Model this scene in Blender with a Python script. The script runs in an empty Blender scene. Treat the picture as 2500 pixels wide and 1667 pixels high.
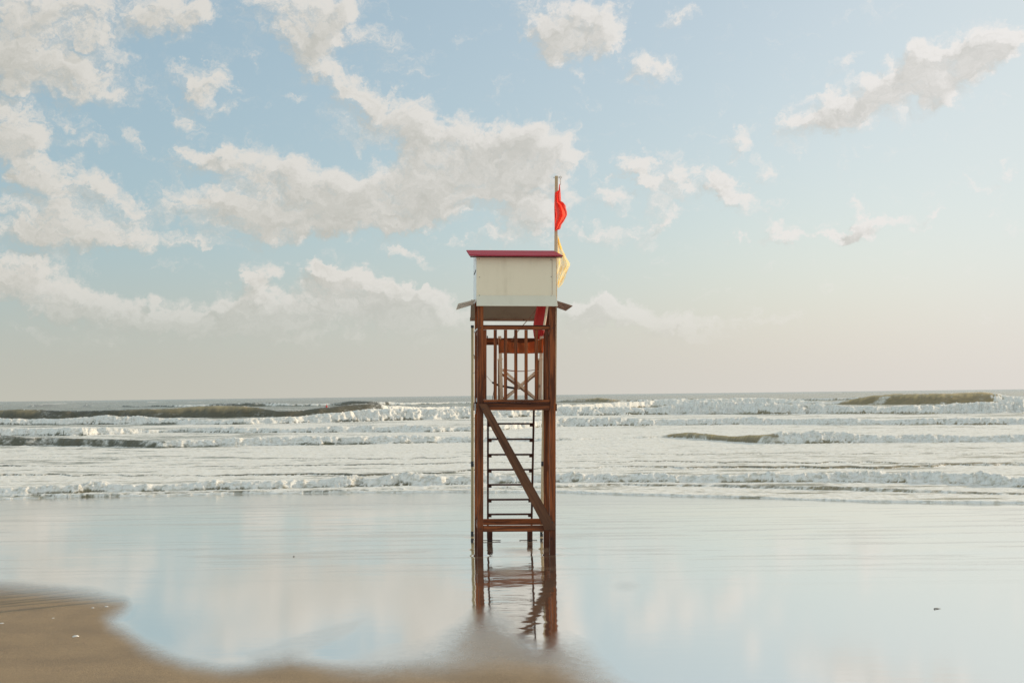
import bpy, bmesh, math, random
import numpy as np
from mathutils import Vector, Matrix, Euler

random.seed(4)
C = bpy.context.scene.collection
scene = bpy.context.scene
R = math.radians

# ------------------------------------------------------------------ camera
F, CX, CY = 3500.0, 1250.0, 833.5
PITCH = math.atan(130.5 / F)
ROLL = R(0.6875)
H = 2.225
SUN_AZ, SUN_EL = R(50.3), R(13.0)

cam = bpy.data.cameras.new('camera')
cam.sensor_width = 36.0
cam.lens = F / 2500 * 36
cam.clip_start = 0.1
cam.clip_end = 30000
cam_o = bpy.data.objects.new('camera', cam)
C.objects.link(cam_o)
cam_o.matrix_world = (Matrix.Translation((0, 0, H)) @ Matrix.Rotation(math.pi / 2 + PITCH, 4, 'X')
                      @ Matrix.Rotation(-ROLL, 4, 'Z'))
scene.camera = cam_o
scene.view_settings.view_transform = 'Standard'
scene.view_settings.look = 'None'
scene.view_settings.exposure = 0.14
scene.view_settings.gamma = 1
scene.view_settings.use_curve_mapping = False
scene.cycles.max_bounces = 6
scene.cycles.diffuse_bounces = 3
scene.cycles.glossy_bounces = 3
scene.cycles.transmission_bounces = 4
scene.cycles.transparent_max_bounces = 8

SR, CR_, SP, CP = math.sin(ROLL), math.cos(ROLL), math.sin(PITCH), math.cos(PITCH)

def ray(px, py):
    u, w = px - CX, CY - py
    xc = u * CR_ + w * SR
    up = -u * SR + w * CR_
    return Vector((xc, F * CP - up * SP, F * SP + up * CP))

def S(px, py, D):
    """survey point: the world point seen at photo pixel (px,py) at forward distance D"""
    d = ray(px, py)
    return Vector((0, 0, H)) + d * (D / d.y)

def G(px, py, z=0.0):
    d = ray(px, py)
    return Vector((0, 0, H)) + d * ((z - H) / d.z)

def proj(X, Y, Z):
    Zc = Z - H
    dep = Y * CP + Zc * SP
    up = Zc * CP - Y * SP
    dep = np.maximum(dep, 0.3)
    a, b = X / dep * F, up / dep * F
    return CX + a * CR_ - b * SR, CY - (a * SR + b * CR_)

# ------------------------------------------------------------------ numpy noise
def vnoise(x, y, seed=0):
    xi = np.floor(x).astype(np.int64); yi = np.floor(y).astype(np.int64)
    xf = x - xi; yf = y - yi
    xf = xf * xf * xf * (xf * (xf * 6 - 15) + 10); yf = yf * yf * yf * (yf * (yf * 6 - 15) + 10)
    def h(a, b):
        n = (a * 374761393 + b * 668265263 + seed * 1442695041) & 0xFFFFFFFF
        n = ((n ^ (n >> 13)) * 1274126177) & 0xFFFFFFFF
        n = ((n ^ (n >> 16)) * 2246822519) & 0xFFFFFFFF
        return ((n ^ (n >> 15)) & 0xFFFFFF) / float(0xFFFFFF)
    a = h(xi, yi); b = h(xi + 1, yi); c = h(xi, yi + 1); d = h(xi + 1, yi + 1)
    return (a * (1 - xf) + b * xf) * (1 - yf) + (c * (1 - xf) + d * xf) * yf

def fbm(x, y, o=4, seed=0, g=0.5):
    s = 0; a = 1; t = 0
    for i in range(o):
        s = s + a * vnoise(x, y, seed + i * 17); t += a; a *= g
        x, y = x * 2.03 * 0.8 + y * 2.03 * 0.6 + 5.3, -x * 2.03 * 0.6 + y * 2.03 * 0.8 + 1.7
    return s / t

def sfbm(x, y, o=4, seed=0, g=0.5):      # axis-aligned (keeps stretched streaks)
    s = 0; a = 1; t = 0
    for i in range(o):
        s = s + a * vnoise(x + i * 9.1, y + i * 4.7, seed + i * 17); t += a; a *= g
        x, y = x * 2.07, y * 2.07
    return s / t

def sstep(a, b, x):
    t = np.clip((x - a) / (b - a), 0, 1)
    return t * t * (3 - 2 * t)

# ------------------------------------------------------------------ object helpers
def tag(o, label=None, cat=None, group=None, kind=None):
    if label: o['label'] = label
    if cat: o['category'] = cat
    if group: o['group'] = group
    if kind: o['kind'] = kind
    return o

def link(name, me, mat=None, parent=None):
    o = bpy.data.objects.new(name, me)
    C.objects.link(o)
    if mat: me.materials.append(mat)
    if parent is not None: o.parent = parent
    return o

def obj(name, bm, mat=None, parent=None, smooth=False, bevel=0.0):
    me = bpy.data.meshes.new(name)
    bmesh.ops.recalc_face_normals(bm, faces=bm.faces)
    bm.to_mesh(me); bm.free()
    if smooth:
        me.polygons.foreach_set('use_smooth', [True] * len(me.polygons))
    o = link(name, me, mat, parent)
    return o

def empty(name, mw=None, parent=None):
    o = bpy.data.objects.new(name, None)
    o.empty_display_size = 0.2
    C.objects.link(o)
    if mw is not None: o.matrix_world = mw
    return o

def add_box(bm, a, b, bev=0.004):
    x0, x1 = sorted((a[0], b[0])); y0, y1 = sorted((a[1], b[1])); z0, z1 = sorted((a[2], b[2]))
    r = bmesh.ops.create_cube(bm, size=1.0)
    vs = r['verts']
    for v in vs:
        v.co = Vector(((x0 + x1) / 2 + v.co.x * (x1 - x0), (y0 + y1) / 2 + v.co.y * (y1 - y0), (z0 + z1) / 2 + v.co.z * (z1 - z0)))
    if bev:
        bev = min(bev, 0.3 * min(x1 - x0, y1 - y0, z1 - z0))
        es = list({e for v in vs for e in v.link_edges})
        bmesh.ops.bevel(bm, geom=es, offset=bev, segments=2, affect='EDGES', profile=0.6)

def box(name, a, b, mat, parent, bev=0.004):
    bm = bmesh.new(); add_box(bm, a, b, bev)
    return obj(name, bm, mat, parent)

def add_beam(bm, p, q, w, t, bev=0.003, side=Vector((0, 1, 0))):
    """board from p to q; w across (in plane), t thick along `side`"""
    p, q = Vector(p), Vector(q)
    z = (q - p).normalized(); y = (side - z * side.dot(z)).normalized(); x = y.cross(z)
    L = (q - p).length
    m = Matrix((x, y, z)).transposed().to_4x4(); m.translation = (p + q) / 2
    r = bmesh.ops.create_cube(bm, size=1.0)
    vs = r['verts']
    for v in vs: v.co = Vector((v.co.x * w, v.co.y * t, v.co.z * L))
    geo = vs
    if bev:
        es = list({e for v in vs for e in v.link_edges})
        rb = bmesh.ops.bevel(bm, geom=es, offset=min(bev, .3 * min(w, t)), segments=2, affect='EDGES')
        geo = list({v for f in rb['faces'] for v in f.verts} | {v for v in vs if v.is_valid})
    for v in geo: v.co = m @ v.co

def beam(name, p, q, w, t, mat, parent, side=Vector((0, 1, 0)), bev=0.003):
    bm = bmesh.new(); add_beam(bm, p, q, w, t, bev, side)
    return obj(name, bm, mat, parent)

def add_tube(bm, pts, r, seg=8, caps=True):
    pts = [Vector(p) for p in pts]
    n = len(pts); rs = r if isinstance(r, (list, tuple)) else [r] * n
    rings = []
    ref = Vector((0.13, 0.95, 0.21))
    for i, p in enumerate(pts):
        d = (pts[min(i + 1, n - 1)] - pts[max(i - 1, 0)]).normalized()
        a = d.cross(ref)
        if a.length < 1e-3: a = d.cross(Vector((1, 0, 0)))
        a.normalize(); b = d.cross(a)
        rings.append([bm.verts.new(p + (a * math.cos(k * 2 * math.pi / seg) + b * math.sin(k * 2 * math.pi / seg)) * rs[i]) for k in range(seg)])
    for i in range(n - 1):
        for k in range(seg):
            bm.faces.new((rings[i][k], rings[i][(k + 1) % seg], rings[i + 1][(k + 1) % seg], rings[i + 1][k]))
    if caps:
        bm.faces.new(rings[0]); bm.faces.new(rings[-1][::-1])

def tube(name, pts, r, mat, parent, seg=8):
    bm = bmesh.new(); add_tube(bm, pts, r, seg)
    return obj(name, bm, mat, parent, smooth=True)

def grid_mesh(name, X, Y, Z, mat, attrs=None, smooth=True):
    ny, nx = X.shape
    me = bpy.data.meshes.new(name)
    nv = nx * ny
    co = np.empty((nv, 3), np.float32)
    co[:, 0] = X.ravel(); co[:, 1] = Y.ravel(); co[:, 2] = Z.ravel()
    idx = np.arange(nv).reshape(ny, nx)
    q = np.stack([idx[:-1, :-1], idx[:-1, 1:], idx[1:, 1:], idx[1:, :-1]], -1).reshape(-1, 4)
    nf = len(q)
    me.vertices.add(nv); me.vertices.foreach_set('co', co.ravel())
    me.loops.add(nf * 4); me.loops.foreach_set('vertex_index', q.ravel().astype(np.int32))
    me.polygons.add(nf)
    me.polygons.foreach_set('loop_start', np.arange(0, nf * 4, 4, dtype=np.int32))
    me.polygons.foreach_set('loop_total', np.full(nf, 4, np.int32))
    me.polygons.foreach_set('use_smooth', np.full(nf, smooth))
    me.update(calc_edges=True)
    for k, a in (attrs or {}).items():
        at = me.attributes.new(k, 'FLOAT', 'POINT')
        at.data.foreach_set('value', a.ravel().astype(np.float32))
    return link(name, me, mat)

# ------------------------------------------------------------------ node helpers
class T:
    def __init__(s, tree): s.t = tree
    def n(s, typ, props=None, **kw):
        nd = s.t.nodes.new(typ)
        for k, v in (props or {}).items(): setattr(nd, k, v)
        for k, v in kw.items():
            s.set(nd.inputs[int(k[1:])] if k[0] == 'i' and k[1:].isdigit() else nd.inputs[k.replace('_', ' ')], v)
        return nd
    def set(s, inp, v):
        if isinstance(v, bpy.types.NodeSocket): s.t.links.new(v, inp)
        elif isinstance(v, bpy.types.Node): s.t.links.new(v.outputs[0], inp)
        else: inp.default_value = v
    def m(s, op, a, b=None, c=None, clamp=False):
        nd = s.t.nodes.new('ShaderNodeMath'); nd.operation = op; nd.use_clamp = clamp
        for i, v in enumerate((a, b, c)):
            if v is not None: s.set(nd.inputs[i], v)
        return nd.outputs[0]
    def v(s, op, a, b=None):
        nd = s.t.nodes.new('ShaderNodeVectorMath'); nd.operation = op
        for i, x in enumerate((a, b)):
            if x is not None: s.set(nd.inputs[i], x)
        return nd.outputs[0]
    def sm(s, x, a, b, lo=0.0, hi=1.0, kind='SMOOTHSTEP'):
        nd = s.t.nodes.new('ShaderNodeMapRange'); nd.interpolation_type = kind
        for i, q in enumerate((x, a, b, lo, hi)): s.set(nd.inputs[i], q)
        return nd.outputs[0]
    def noise(s, vec, scale, detail=4, rough=.5, dims='3D', out=0, dist=0.0):
        nd = s.t.nodes.new('ShaderNodeTexNoise'); nd.noise_dimensions = dims
        s.set(nd.inputs['Vector'], vec)
        nd.inputs['Scale'].default_value = scale; nd.inputs['Detail'].default_value = detail
        nd.inputs['Roughness'].default_value = rough; nd.inputs['Distortion'].default_value = dist
        return nd.outputs[out]
    def mix(s, f, a, b):
        nd = s.t.nodes.new('ShaderNodeMix'); nd.data_type = 'RGBA'
        s.set(nd.inputs[0], f); s.set(nd.inputs[6], a); s.set(nd.inputs[7], b)
        return nd.outputs[2]
    def map(s, vec, scale=(1, 1, 1), rot=(0, 0, 0), loc=(0, 0, 0), kind='POINT'):
        nd = s.t.nodes.new('ShaderNodeMapping'); nd.vector_type = kind
        s.set(nd.inputs[0], vec)
        nd.inputs['Location'].default_value = loc; nd.inputs['Rotation'].default_value = rot; nd.inputs['Scale'].default_value = scale
        return nd.outputs[0]
    def attr(s, name):
        nd = s.t.nodes.new('ShaderNodeAttribute'); nd.attribute_name = name
        return nd.outputs['Fac']
    def bump(s, h, strength, dist=0.01):
        nd = s.t.nodes.new('ShaderNodeBump'); s.set(nd.inputs['Height'], h)
        s.set(nd.inputs['Strength'], strength); nd.inputs['Distance'].default_value = dist
        return nd.outputs[0]

def c4(*c): return (c[0], c[1], c[2], 1.0)

def new_mat(name):
    m = bpy.data.materials.new(name); m.use_nodes = True
    nt = m.node_tree; nt.nodes.clear()
    t = T(nt)
    out = nt.nodes.new('ShaderNodeOutputMaterial')
    b = nt.nodes.new('ShaderNodeBsdfPrincipled')
    nt.links.new(b.outputs[0], out.inputs[0])
    return m, t, b, out

def plain(name, col, rough=.6, var=.12, scale=8, metallic=0.0, bump=0.15):
    m, t, b, o = new_mat(name)
    tc = t.n('ShaderNodeTexCoord').outputs['Object']
    n = t.noise(tc, scale, 5, .6)
    f = t.sm(n, .3, .7, 1 - var, 1 + var, 'LINEAR')
    cc = t.v('SCALE', c4(*col)[:3]); 
    nd = cc.node; t.set(nd.inputs['Scale'], f)
    t.set(b.inputs['Base Color'], cc)
    t.set(b.inputs['Roughness'], rough); t.set(b.inputs['Metallic'], metallic)
    n2 = t.noise(tc, scale * 14, 3, .6)
    t.set(b.inputs['Normal'], t.bump(n2, bump, .003))
    return m

def wood(name, ca, cb, cdark, scale, rot=(0, 0, 0), rough=.5, knots=.55):
    """scale: (x,y,z) frequencies; low along the grain"""
    m, t, b, o = new_mat(name)
    tc = t.n('ShaderNodeTexCoord').outputs['Object']
    rnd = t.n('ShaderNodeObjectInfo').outputs['Random']
    off = t.n('ShaderNodeCombineXYZ', None, i0=t.m('MULTIPLY', rnd, 17.0), i1=t.m('MULTIPLY', rnd, 31.0), i2=t.m('MULTIPLY', rnd, 7.0)).outputs[0]
    base = t.map(tc, (1, 1, 1), rot)
    vv = t.v('ADD', base, off)
    p = t.map(vv, scale)
    g1 = t.noise(p, 1.0, 6, .65, dist=.6)
    g2 = t.noise(p, 4.0, 3, .6)
    big = t.noise(t.map(vv, (scale[0] * .12, scale[1] * .12, scale[2] * .45)), 1.0, 3, .5)
    col = t.mix(t.sm(g1, .38, .60), c4(*ca), c4(*cb))
    dk = t.m('MULTIPLY', t.sm(big, .48, .70), knots)
    dk = t.m('ADD', dk, t.m('MULTIPLY', t.sm(g2, .60, .74), .35), clamp=True)
    col = t.mix(dk, col, c4(*cdark))
    vor = t.n('ShaderNodeTexVoronoi', None, Vector=t.map(vv, (5, 5, 5 if False else 3.2)), Scale=1.0)
    kn = t.sm(vor.outputs['Distance'], .04, .11, 1, 0)
    col = t.mix(t.m('MULTIPLY', kn, .85), col, c4(*[x * .5 for x in cdark]))
    # damp wood is darker near the waterline: the stain lies in world height
    t.set(b.inputs['Base Color'], col)
    t.set(b.inputs['Roughness'], t.sm(g1, .3, .7, rough - .05, rough + .2))
    b.inputs['Specular IOR Level'].default_value = .22
    t.set(b.inputs['Normal'], t.bump(g1, .35, .004))
    return m

# wood that gets wet-dark towards the bottom of the posts
def wet_post(m):
    nt = m.node_tree; t = T(nt)
    b = [n for n in nt.nodes if n.type == 'BSDF_PRINCIPLED'][0]
    src = b.inputs['Base Color'].links[0].from_socket
    geo = t.n('ShaderNodeNewGeometry').outputs['Position']
    z = t.n('ShaderNodeSeparateXYZ', None, i0=geo).outputs[2]
    nz = t.m('ADD', z, t.m('MULTIPLY', t.noise(geo, 6, 3), .5))
    f = t.sm(nz, .35, .75, .75, 0)
    t.set(b.inputs['Base Color'], t.mix(f, src, c4(.05, .014, .006)))
    return m

RED = ((.29, .076, .017), (.095, .028, .010), (.028, .010, .005))
wood_v = wet_post(wood('wood_upright', *RED, (26, 26, 1.6)))
wood_h = wood('wood_crosswise', *RED, (1.6, 26, 30))
wood_y = wood('wood_lengthwise', *RED, (26, 1.6, 30))
wood_brace = wood('wood_brace', (.14, .058, .026), (.085, .036, .018), (.03, .014, .009), (26, 26, 1.8), rot=(0, R(28.5), 0), rough=.6)
wood_dark = wood('wood_dark', (.075, .022, .010), (.045, .013, .007), (.015, .007, .005), (18, 18, 3))
wood_grey = wood('weathered_board', (.30, .19, .13), (.22, .13, .09), (.10, .06, .045), (20, 2.0, 20), rough=.75, knots=.3)
wood_greyx = wood('weathered_board_cross', (.34, .22, .15), (.25, .16, .11), (.12, .08, .05), (2.0, 20, 20), rough=.75, knots=.3)
pale_wood = wood('pale_pole_wood', (.62, .47, .28), (.50, .37, .21), (.16, .10, .05), (24, 24, 1.3), rough=.6, knots=.4)
olive_wood = wood('olive_pole_wood', (.46, .36, .19), (.36, .28, .15), (.10, .07, .04), (24, 24, 1.3), rough=.6, knots=.4)
beech = wood('beech', (.92, .68, .46), (.82, .58, .38), (.5, .32, .2), (24, 24, 2.0), rough=.5, knots=.2)
beech_dark = wood('beech_dark', (.42, .25, .14), (.32, .18, .10), (.12, .06, .03), (24, 24, 2.0), rough=.5, knots=.2)
metal = plain('rusty_steel', (.30, .24, .19), .45, .3, 30, .7)
dark_metal = plain('dark_steel', (.05, .04, .035), .5, .2, 30, .5)
white_metal = plain('white_bracket', (.62, .62, .6), .4, .08, 12)
tape = plain('black_tape', (.02, .02, .018), .45, .2, 20)
black_rubber = plain('black_rubber', (.012, .012, .012), .4, .2, 20)
rope_mat = plain('rope', (.30, .19, .12), .8, .2, 60)
shell_mat = plain('shell', (.8, .76, .68), .4, .15, 60)
weed_mat = plain('seaweed', (.06, .045, .03), .6, .3, 60)
buoy_mat = plain('buoy_red', (.7, .05, .03), .4, .1, 10)

# painted plywood
def paint_mat(name, col, stain, amt=.5):
    m, t, b, o = new_mat(name)
    tc = t.n('ShaderNodeTexCoord').outputs['Object']
    a = t.noise(t.map(tc, (1.5, 1.5, 1.0)), 1.6, 5, .6)
    s = t.noise(t.map(tc, (9, 9, .7)), 1.2, 4, .6)
    f = t.m('MULTIPLY', t.m('MULTIPLY', t.sm(a, .42, .7), t.sm(s, .42, .72)), amt)
    sp = t.sm(t.noise(tc, 55, 2, .5), .70, .76, 0, .35)
    col_ = t.mix(t.m('ADD', f, sp, clamp=True), c4(*col), c4(*stain))
    t.set(b.inputs['Base Color'], col_)
    t.set(b.inputs['Roughness'], .55)
    t.set(b.inputs['Normal'], t.bump(t.noise(tc, 90, 3), .12, .002))
    return m
hut_paint = paint_mat('cream_paint', (.80, .68, .49), (.55, .44, .29), .55)
side_paint = paint_mat('white_side_paint', (.86, .86, .82), (.6, .56, .48), .35)
flap_paint = paint_mat('flap_paint', (.52, .45, .36), (.34, .25, .18), .6)
inside_paint = paint_mat('inner_ply', (.27, .21, .14), (.17, .11, .07), .7)
roof_paint = wood('crimson_roof_paint', (.40, .022, .045), (.33, .016, .034), (.22, .012, .025), (2.2, 26, 26), rough=.6, knots=.5)

def cloth_mat(name, col, col2, trans=.5, alpha=1.0, nscale=10):
    m, t, b, out = new_mat(name)
    tc = t.n('ShaderNodeTexCoord').outputs['Object']
    n = t.noise(t.map(tc, (1, 1, .45)), nscale, 4, .6, dist=.8)
    col_ = t.mix(t.sm(n, .45, .62), c4(*col), c4(*col2))
    t.set(b.inputs['Base Color'], col_); t.set(b.inputs['Roughness'], .75)
    tr = t.n('ShaderNodeBsdfTranslucent', None, Color=col_)
    mx = t.n('ShaderNodeMixShader', None, i0=trans, i1=b.outputs[0], i2=tr.outputs[0])
    last = mx.outputs[0]
    if alpha < 1:
        tp = t.n('ShaderNodeBsdfTransparent')
        af = t.sm(n, .42, .62, alpha - .15, min(1, alpha + .25))
        last = t.n('ShaderNodeMixShader', None, i0=af, i1=tp.outputs[0], i2=last).outputs[0]
    t.set(out.inputs[0], last)
    return m
red_cloth = cloth_mat('red_flag_cloth', (.96, .17, .11), (.85, .07, .05), .55)
yellow_cloth = cloth_mat('yellow_flag_cloth', (.95, .76, .30), (.98, .60, .06), .6, .72, 6)
brown_cloth = cloth_mat('brown_canvas', (.62, .22, .07), (.46, .15, .05), .6, 1.0, 12)

skirt_paint = paint_mat('skirt_paint', (.72, .66, .51), (.6, .54, .4), .5)
board_red = plain('board_red', (.50, .010, .006), .45, .12, 9)
board_white = plain('board_cream', (.85, .72, .5), .35, .08, 9)

# ------------------------------------------------------------------ world / sky
world = bpy.data.worlds.new('World'); scene.world = world
world.use_nodes = True
wt = world.node_tree; wt.nodes.clear()
w = T(wt)
wo = wt.nodes.new('ShaderNodeOutputWorld')
bg = wt.nodes.new('ShaderNodeBackground')
wt.links.new(bg.outputs[0], wo.inputs[0])
sky = wt.nodes.new('ShaderNodeTexSky'); sky.sky_type = 'NISHITA'; sky.sun_disc = False
sky.sun_elevation = SUN_EL; sky.sun_rotation = SUN_AZ
sky.altitude = 0; sky.air_density = 1.0; sky.dust_density = 1.6; sky.ozone_density = 1.5

# clouds: (px,py,rx,ry,tilt deg (+ = falls to the right),amp) surveyed from the photo
CL = [
 (180,25,330,60,0,1.0),(60,110,230,80,5,1.0),(150,180,190,50,8,.9),(30,250,130,90,0,.9),(40,330,80,50,0,.7),(255,115,60,26,25,.7),(430,40,110,45,0,.7),
 (735,45,120,75,10,1.15),(770,120,75,60,20,1.0),(740,165,38,40,0,.7),(840,45,65,45,0,.7),
 (935,82,60,26,5,.55),(475,200,105,30,38,.95),(525,165,34,55,0,.5),(590,115,45,34,0,.35),(725,232,28,18,0,.5),(950,160,30,34,0,.35),(1010,175,34,22,0,.35),
 (465,270,95,22,35,.6),(332,330,42,28,40,.8),(208,332,56,18,0,.6),(190,294,34,16,0,.45),(530,385,60,22,30,.45),
 (850,215,90,38,28,.95),(945,265,130,58,28,1.1),(1070,330,150,70,30,1.2),(1180,390,150,80,10,1.2),(1310,375,110,65,0,1.1),(1410,370,55,34,10,.6),(1290,330,60,34,0,.7),
 (860,310,95,28,28,.75),(1120,440,220,75,-8,1.3),(900,460,260,70,-3,1.3),(720,430,170,56,12,1.1),(560,385,90,34,25,.7),(500,400,70,40,20,.5),
 (1330,510,110,80,0,.95),(1255,500,90,55,0,.8),(1270,575,60,30,0,.5),
 (720,520,270,34,2,1.15),(900,535,240,30,-3,1.0),(1010,525,120,28,-8,.8),(450,585,160,22,3,1.0),(640,560,180,22,2,.7),(480,490,130,46,12,.95),(560,470,90,36,0,.8),
 (45,395,70,46,38,.95),(110,445,90,46,35,1.0),(190,430,70,40,30,.7),(270,450,75,34,30,.85),(100,520,170,60,5,1.1),(60,585,150,36,0,1.0),(220,570,130,40,0,.7),(330,520,90,40,10,.7),(90,640,120,30,0,.5),
 (1410,650,30,18,0,.0),(715,645,40,16,0,.4),(835,610,40,24,30,.7),(965,600,50,18,30,.75),(1010,632,55,18,28,.75),(1200,580,55,22,0,.75),(1110,590,40,16,0,.5),
 (55,700,150,52,8,1.15),(170,735,150,46,10,1.1),(310,770,190,44,0,1.0),(480,790,210,44,0,1.05),(640,700,62,42,-20,1.1),(600,745,110,46,0,1.1),(700,755,140,50,0,1.1),
 (800,690,60,46,0,1.15),(870,715,75,56,0,1.15),(960,740,70,44,0,1.1),(1050,755,62,40,0,1.1),(820,780,300,50,0,1.1),(1080,795,130,34,0,1.0),(180,828,180,20,0,.5),
 (600,668,30,24,0,.8),(652,664,34,26,0,.9),(790,664,36,30,0,.9),(838,682,32,26,0,.9),(884,684,34,28,0,.9),(930,706,30,24,0,.8),(1000,726,28,20,0,.8),(1440,742,34,22,0,.7),
 (1475,768,75,36,0,1.05),(1410,785,85,34,0,.9),(1570,785,110,34,5,1.0),(1680,805,110,28,0,.8),(1880,790,120,22,0,.4),
 (1330,45,80,56,10,1.05),(1400,80,95,60,0,1.1),(1465,60,65,55,0,1.0),(1345,120,48,34,20,.8),(1490,110,34,34,0,.6),(1422,178,16,26,0,.6),(1580,172,62,30,-12,.95),(1672,35,58,26,0,.6),
 (1565,410,62,28,50,.9),(1605,465,60,34,60,.9),(1655,430,66,32,58,.95),(1505,465,56,28,38,.9),(1480,568,44,32,20,.75),(1552,575,46,34,0,.75),(1605,530,34,32,0,.7),
 (1745,445,66,36,35,.95),(1805,490,76,36,40,.95),(1875,412,46,26,38,.95),(1800,345,34,36,10,.7),(1705,318,60,10,0,.45),(1500,410,30,14,0,.4),(1830,430,40,30,30,.0),
 (2170,235,220,62,-17,1.3),(2020,290,130,30,-10,1.1),(2300,170,150,66,-20,1.3),(2420,120,90,44,-18,1.0),(2490,100,60,40,0,.7),(2060,152,44,24,-20,.75),(2235,118,30,22,0,.6),(2010,240,40,22,0,.5),
 (2140,540,120,18,-7,.95),(2090,500,30,28,30,.8),(2060,545,60,16,-8,.8),(1930,582,80,12,-10,.8),(1905,560,36,18,30,.8),(1808,596,18,12,0,.6),(2285,515,28,14,0,.6),(2395,442,34,20,0,.75),(2470,412,32,16,0,.7),(2430,515,22,12,0,.4),
]
CL = [c[:5] + (c[5] * (1.28 if c[0] > 1405 else 1.0),) for c in CL if c[5] > 0]
grp = bpy.data.node_groups.new('cloud_density', 'ShaderNodeTree')
grp.interface.new_socket('P', in_out='INPUT', socket_type='NodeSocketVector')
grp.interface.new_socket('D', in_out='OUTPUT', socket_type='NodeSocketFloat')
g = T(grp)
gi = grp.nodes.new('NodeGroupInput'); go = grp.nodes.new('NodeGroupOutput')
P0 = gi.outputs[0]
wc = g.noise(P0, 5.5, 5, .62, out=1)
wv = g.v('MULTIPLY', g.v('SUBTRACT', wc, (.5, .5, .5)), (.20, .15, 0.0))
wc2 = g.noise(P0, 21.0, 4, .6, out=1)
wv2 = g.v('MULTIPLY', g.v('SUBTRACT', wc2, (.5, .5, .5)), (.115, .085, 0.0))
Pw = g.v('ADD', g.v('ADD', P0, wv), wv2)
acc = None
for (px, py, rx, ry, tilt, amp) in CL:
    d = ray(px, py).normalized()
    a, e = math.atan2(d.x, d.y) * 3.5, math.asin(d.z) * 3.5
    k = 1.38
    mp = g.map(Pw, (rx * k / 1000, ry * k / 1000, 1), (0, 0, R(-tilt)), (a, e, 0), 'TEXTURE')
    gr = grp.nodes.new('ShaderNodeTexGradient'); gr.gradient_type = 'SPHERICAL'
    grp.links.new(mp, gr.inputs[0])
    acc = g.m('MULTIPLY', gr.outputs['Fac'], amp ** .75 * 1.05) if acc is None else g.m('MULTIPLY_ADD', gr.outputs['Fac'], amp ** .75 * 1.05, acc)
# everywhere else in the sky: broken cloud, so the light and other views stay plausible
sp0 = g.n('ShaderNodeSeparateXYZ', None, i0=P0)
ax = g.m('ABSOLUTE', sp0.outputs[0])
outside = g.m('MAXIMUM', g.sm(ax, 1.30, 1.9), g.sm(sp0.outputs[1], 1.02, 1.35))
gen = g.noise(g.map(P0, (1, 1.6, 1)), 1.8, 4, .55)
acc = g.m('ADD', acc, g.m('MULTIPLY', outside, g.sm(gen, .42, .66, 0, 1.1)))
fine = g.noise(g.map(Pw, (.82, 1.35, 1), (0, 0, R(14))), 14.0, 10, .72)
den = g.m('ADD', g.m('MULTIPLY', g.m('MINIMUM', acc, 1.45), .92), g.m('MULTIPLY', g.m('SUBTRACT', fine, .5), 2.75))
g.set(go.inputs[0], den)

dirv = w.n('ShaderNodeTexCoord').outputs['Generated']
dirn = w.v('NORMALIZE', dirv)
sx = w.n('ShaderNodeSeparateXYZ', None, i0=dirn)
az = w.m('MULTIPLY', w.m('ARCTAN2', sx.outputs[0], sx.outputs[1]), 3.5)
el = w.m('MULTIPLY', w.m('ARCSINE', sx.outputs[2]), 3.5)
P = w.n('ShaderNodeCombineXYZ', None, i0=az, i1=el).outputs[0]
def density(vec):
    nd = wt.nodes.new('ShaderNodeGroup'); nd.node_tree = grp
    w.set(nd.inputs[0], vec); return nd.outputs[0]
d0 = density(P)
d1 = density(w.v('ADD', P, (.024, .024, 0)))
slope = w.m('SUBTRACT', d0, d1)
edge = w.sm(slope, -.15, .30)
cover = w.sm(d0, w.m('MULTIPLY_ADD', edge, .06, .04), w.m('MULTIPLY_ADD', edge, -.35, 1.38))
thick = w.sm(d0, .60, 1.75)
lit = w.m('MULTIPLY_ADD', slope, .50, .62, clamp=True)
lit = w.m('MULTIPLY', lit, w.m('MULTIPLY_ADD', thick, -.42, 1.0))
azf = w.sm(az, -1.25, 1.5)
elf = w.sm(el, 0.0, .55)
c_lit = w.mix(azf, c4(.66, .635, .585), c4(.78, .755, .73))
c_shd = w.mix(azf, c4(.455, .445, .395), c4(.56, .55, .52))
ccol = w.mix(w.sm(lit, .22, .78), c_shd, c_lit)
skyc = w.v('SCALE', sky.outputs[0]); w.set(skyc.node.inputs['Scale'], 0.12)
SKY_TINT = skyc
# pale high veil in the air itself
veil = w.mix(w.m('ADD', w.sm(el, .05, 1.3, .60, .50), w.sm(az, .4, 1.6, 0, .30)), SKY_TINT, w.mix(azf, c4(.38, .525, .595), c4(.56, .635, .665)))
hz = w.sm(el, -.05, .47, 1, 0)
hz = w.m('POWER', hz, 1.35)
hcol = w.mix(azf, c4(.50, .485, .415), c4(.67, .63, .585))
base = w.mix(w.m('MULTIPLY', hz, .96), veil, hcol)
cv = w.m('MULTIPLY', cover, w.sm(el, .05, .30, .0, .93))
fin0 = w.mix(cv, base, ccol)
# front-lit sky facing the sun, boosted as added fill (behind the camera and overhead)
sdv = (math.sin(SUN_AZ) * math.cos(SUN_EL), math.cos(SUN_AZ) * math.cos(SUN_EL), math.sin(SUN_EL))
dt = wt.nodes.new('ShaderNodeVectorMath'); dt.operation = 'DOT_PRODUCT'
w.set(dt.inputs[0], dirn); dt.inputs[1].default_value = sdv
fin = w.v('SCALE', fin0); w.set(fin.node.inputs['Scale'], w.sm(dt.outputs['Value'], .20, -.55, 1.0, 1.65))
# faint wide cirrus veil, upper left
w.set(bg.inputs['Color'], fin)
bg.inputs['Strength'].default_value = 1.0
world.cycles.sampling_method = 'MANUAL'
world.cycles.sample_map_resolution = 512

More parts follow.
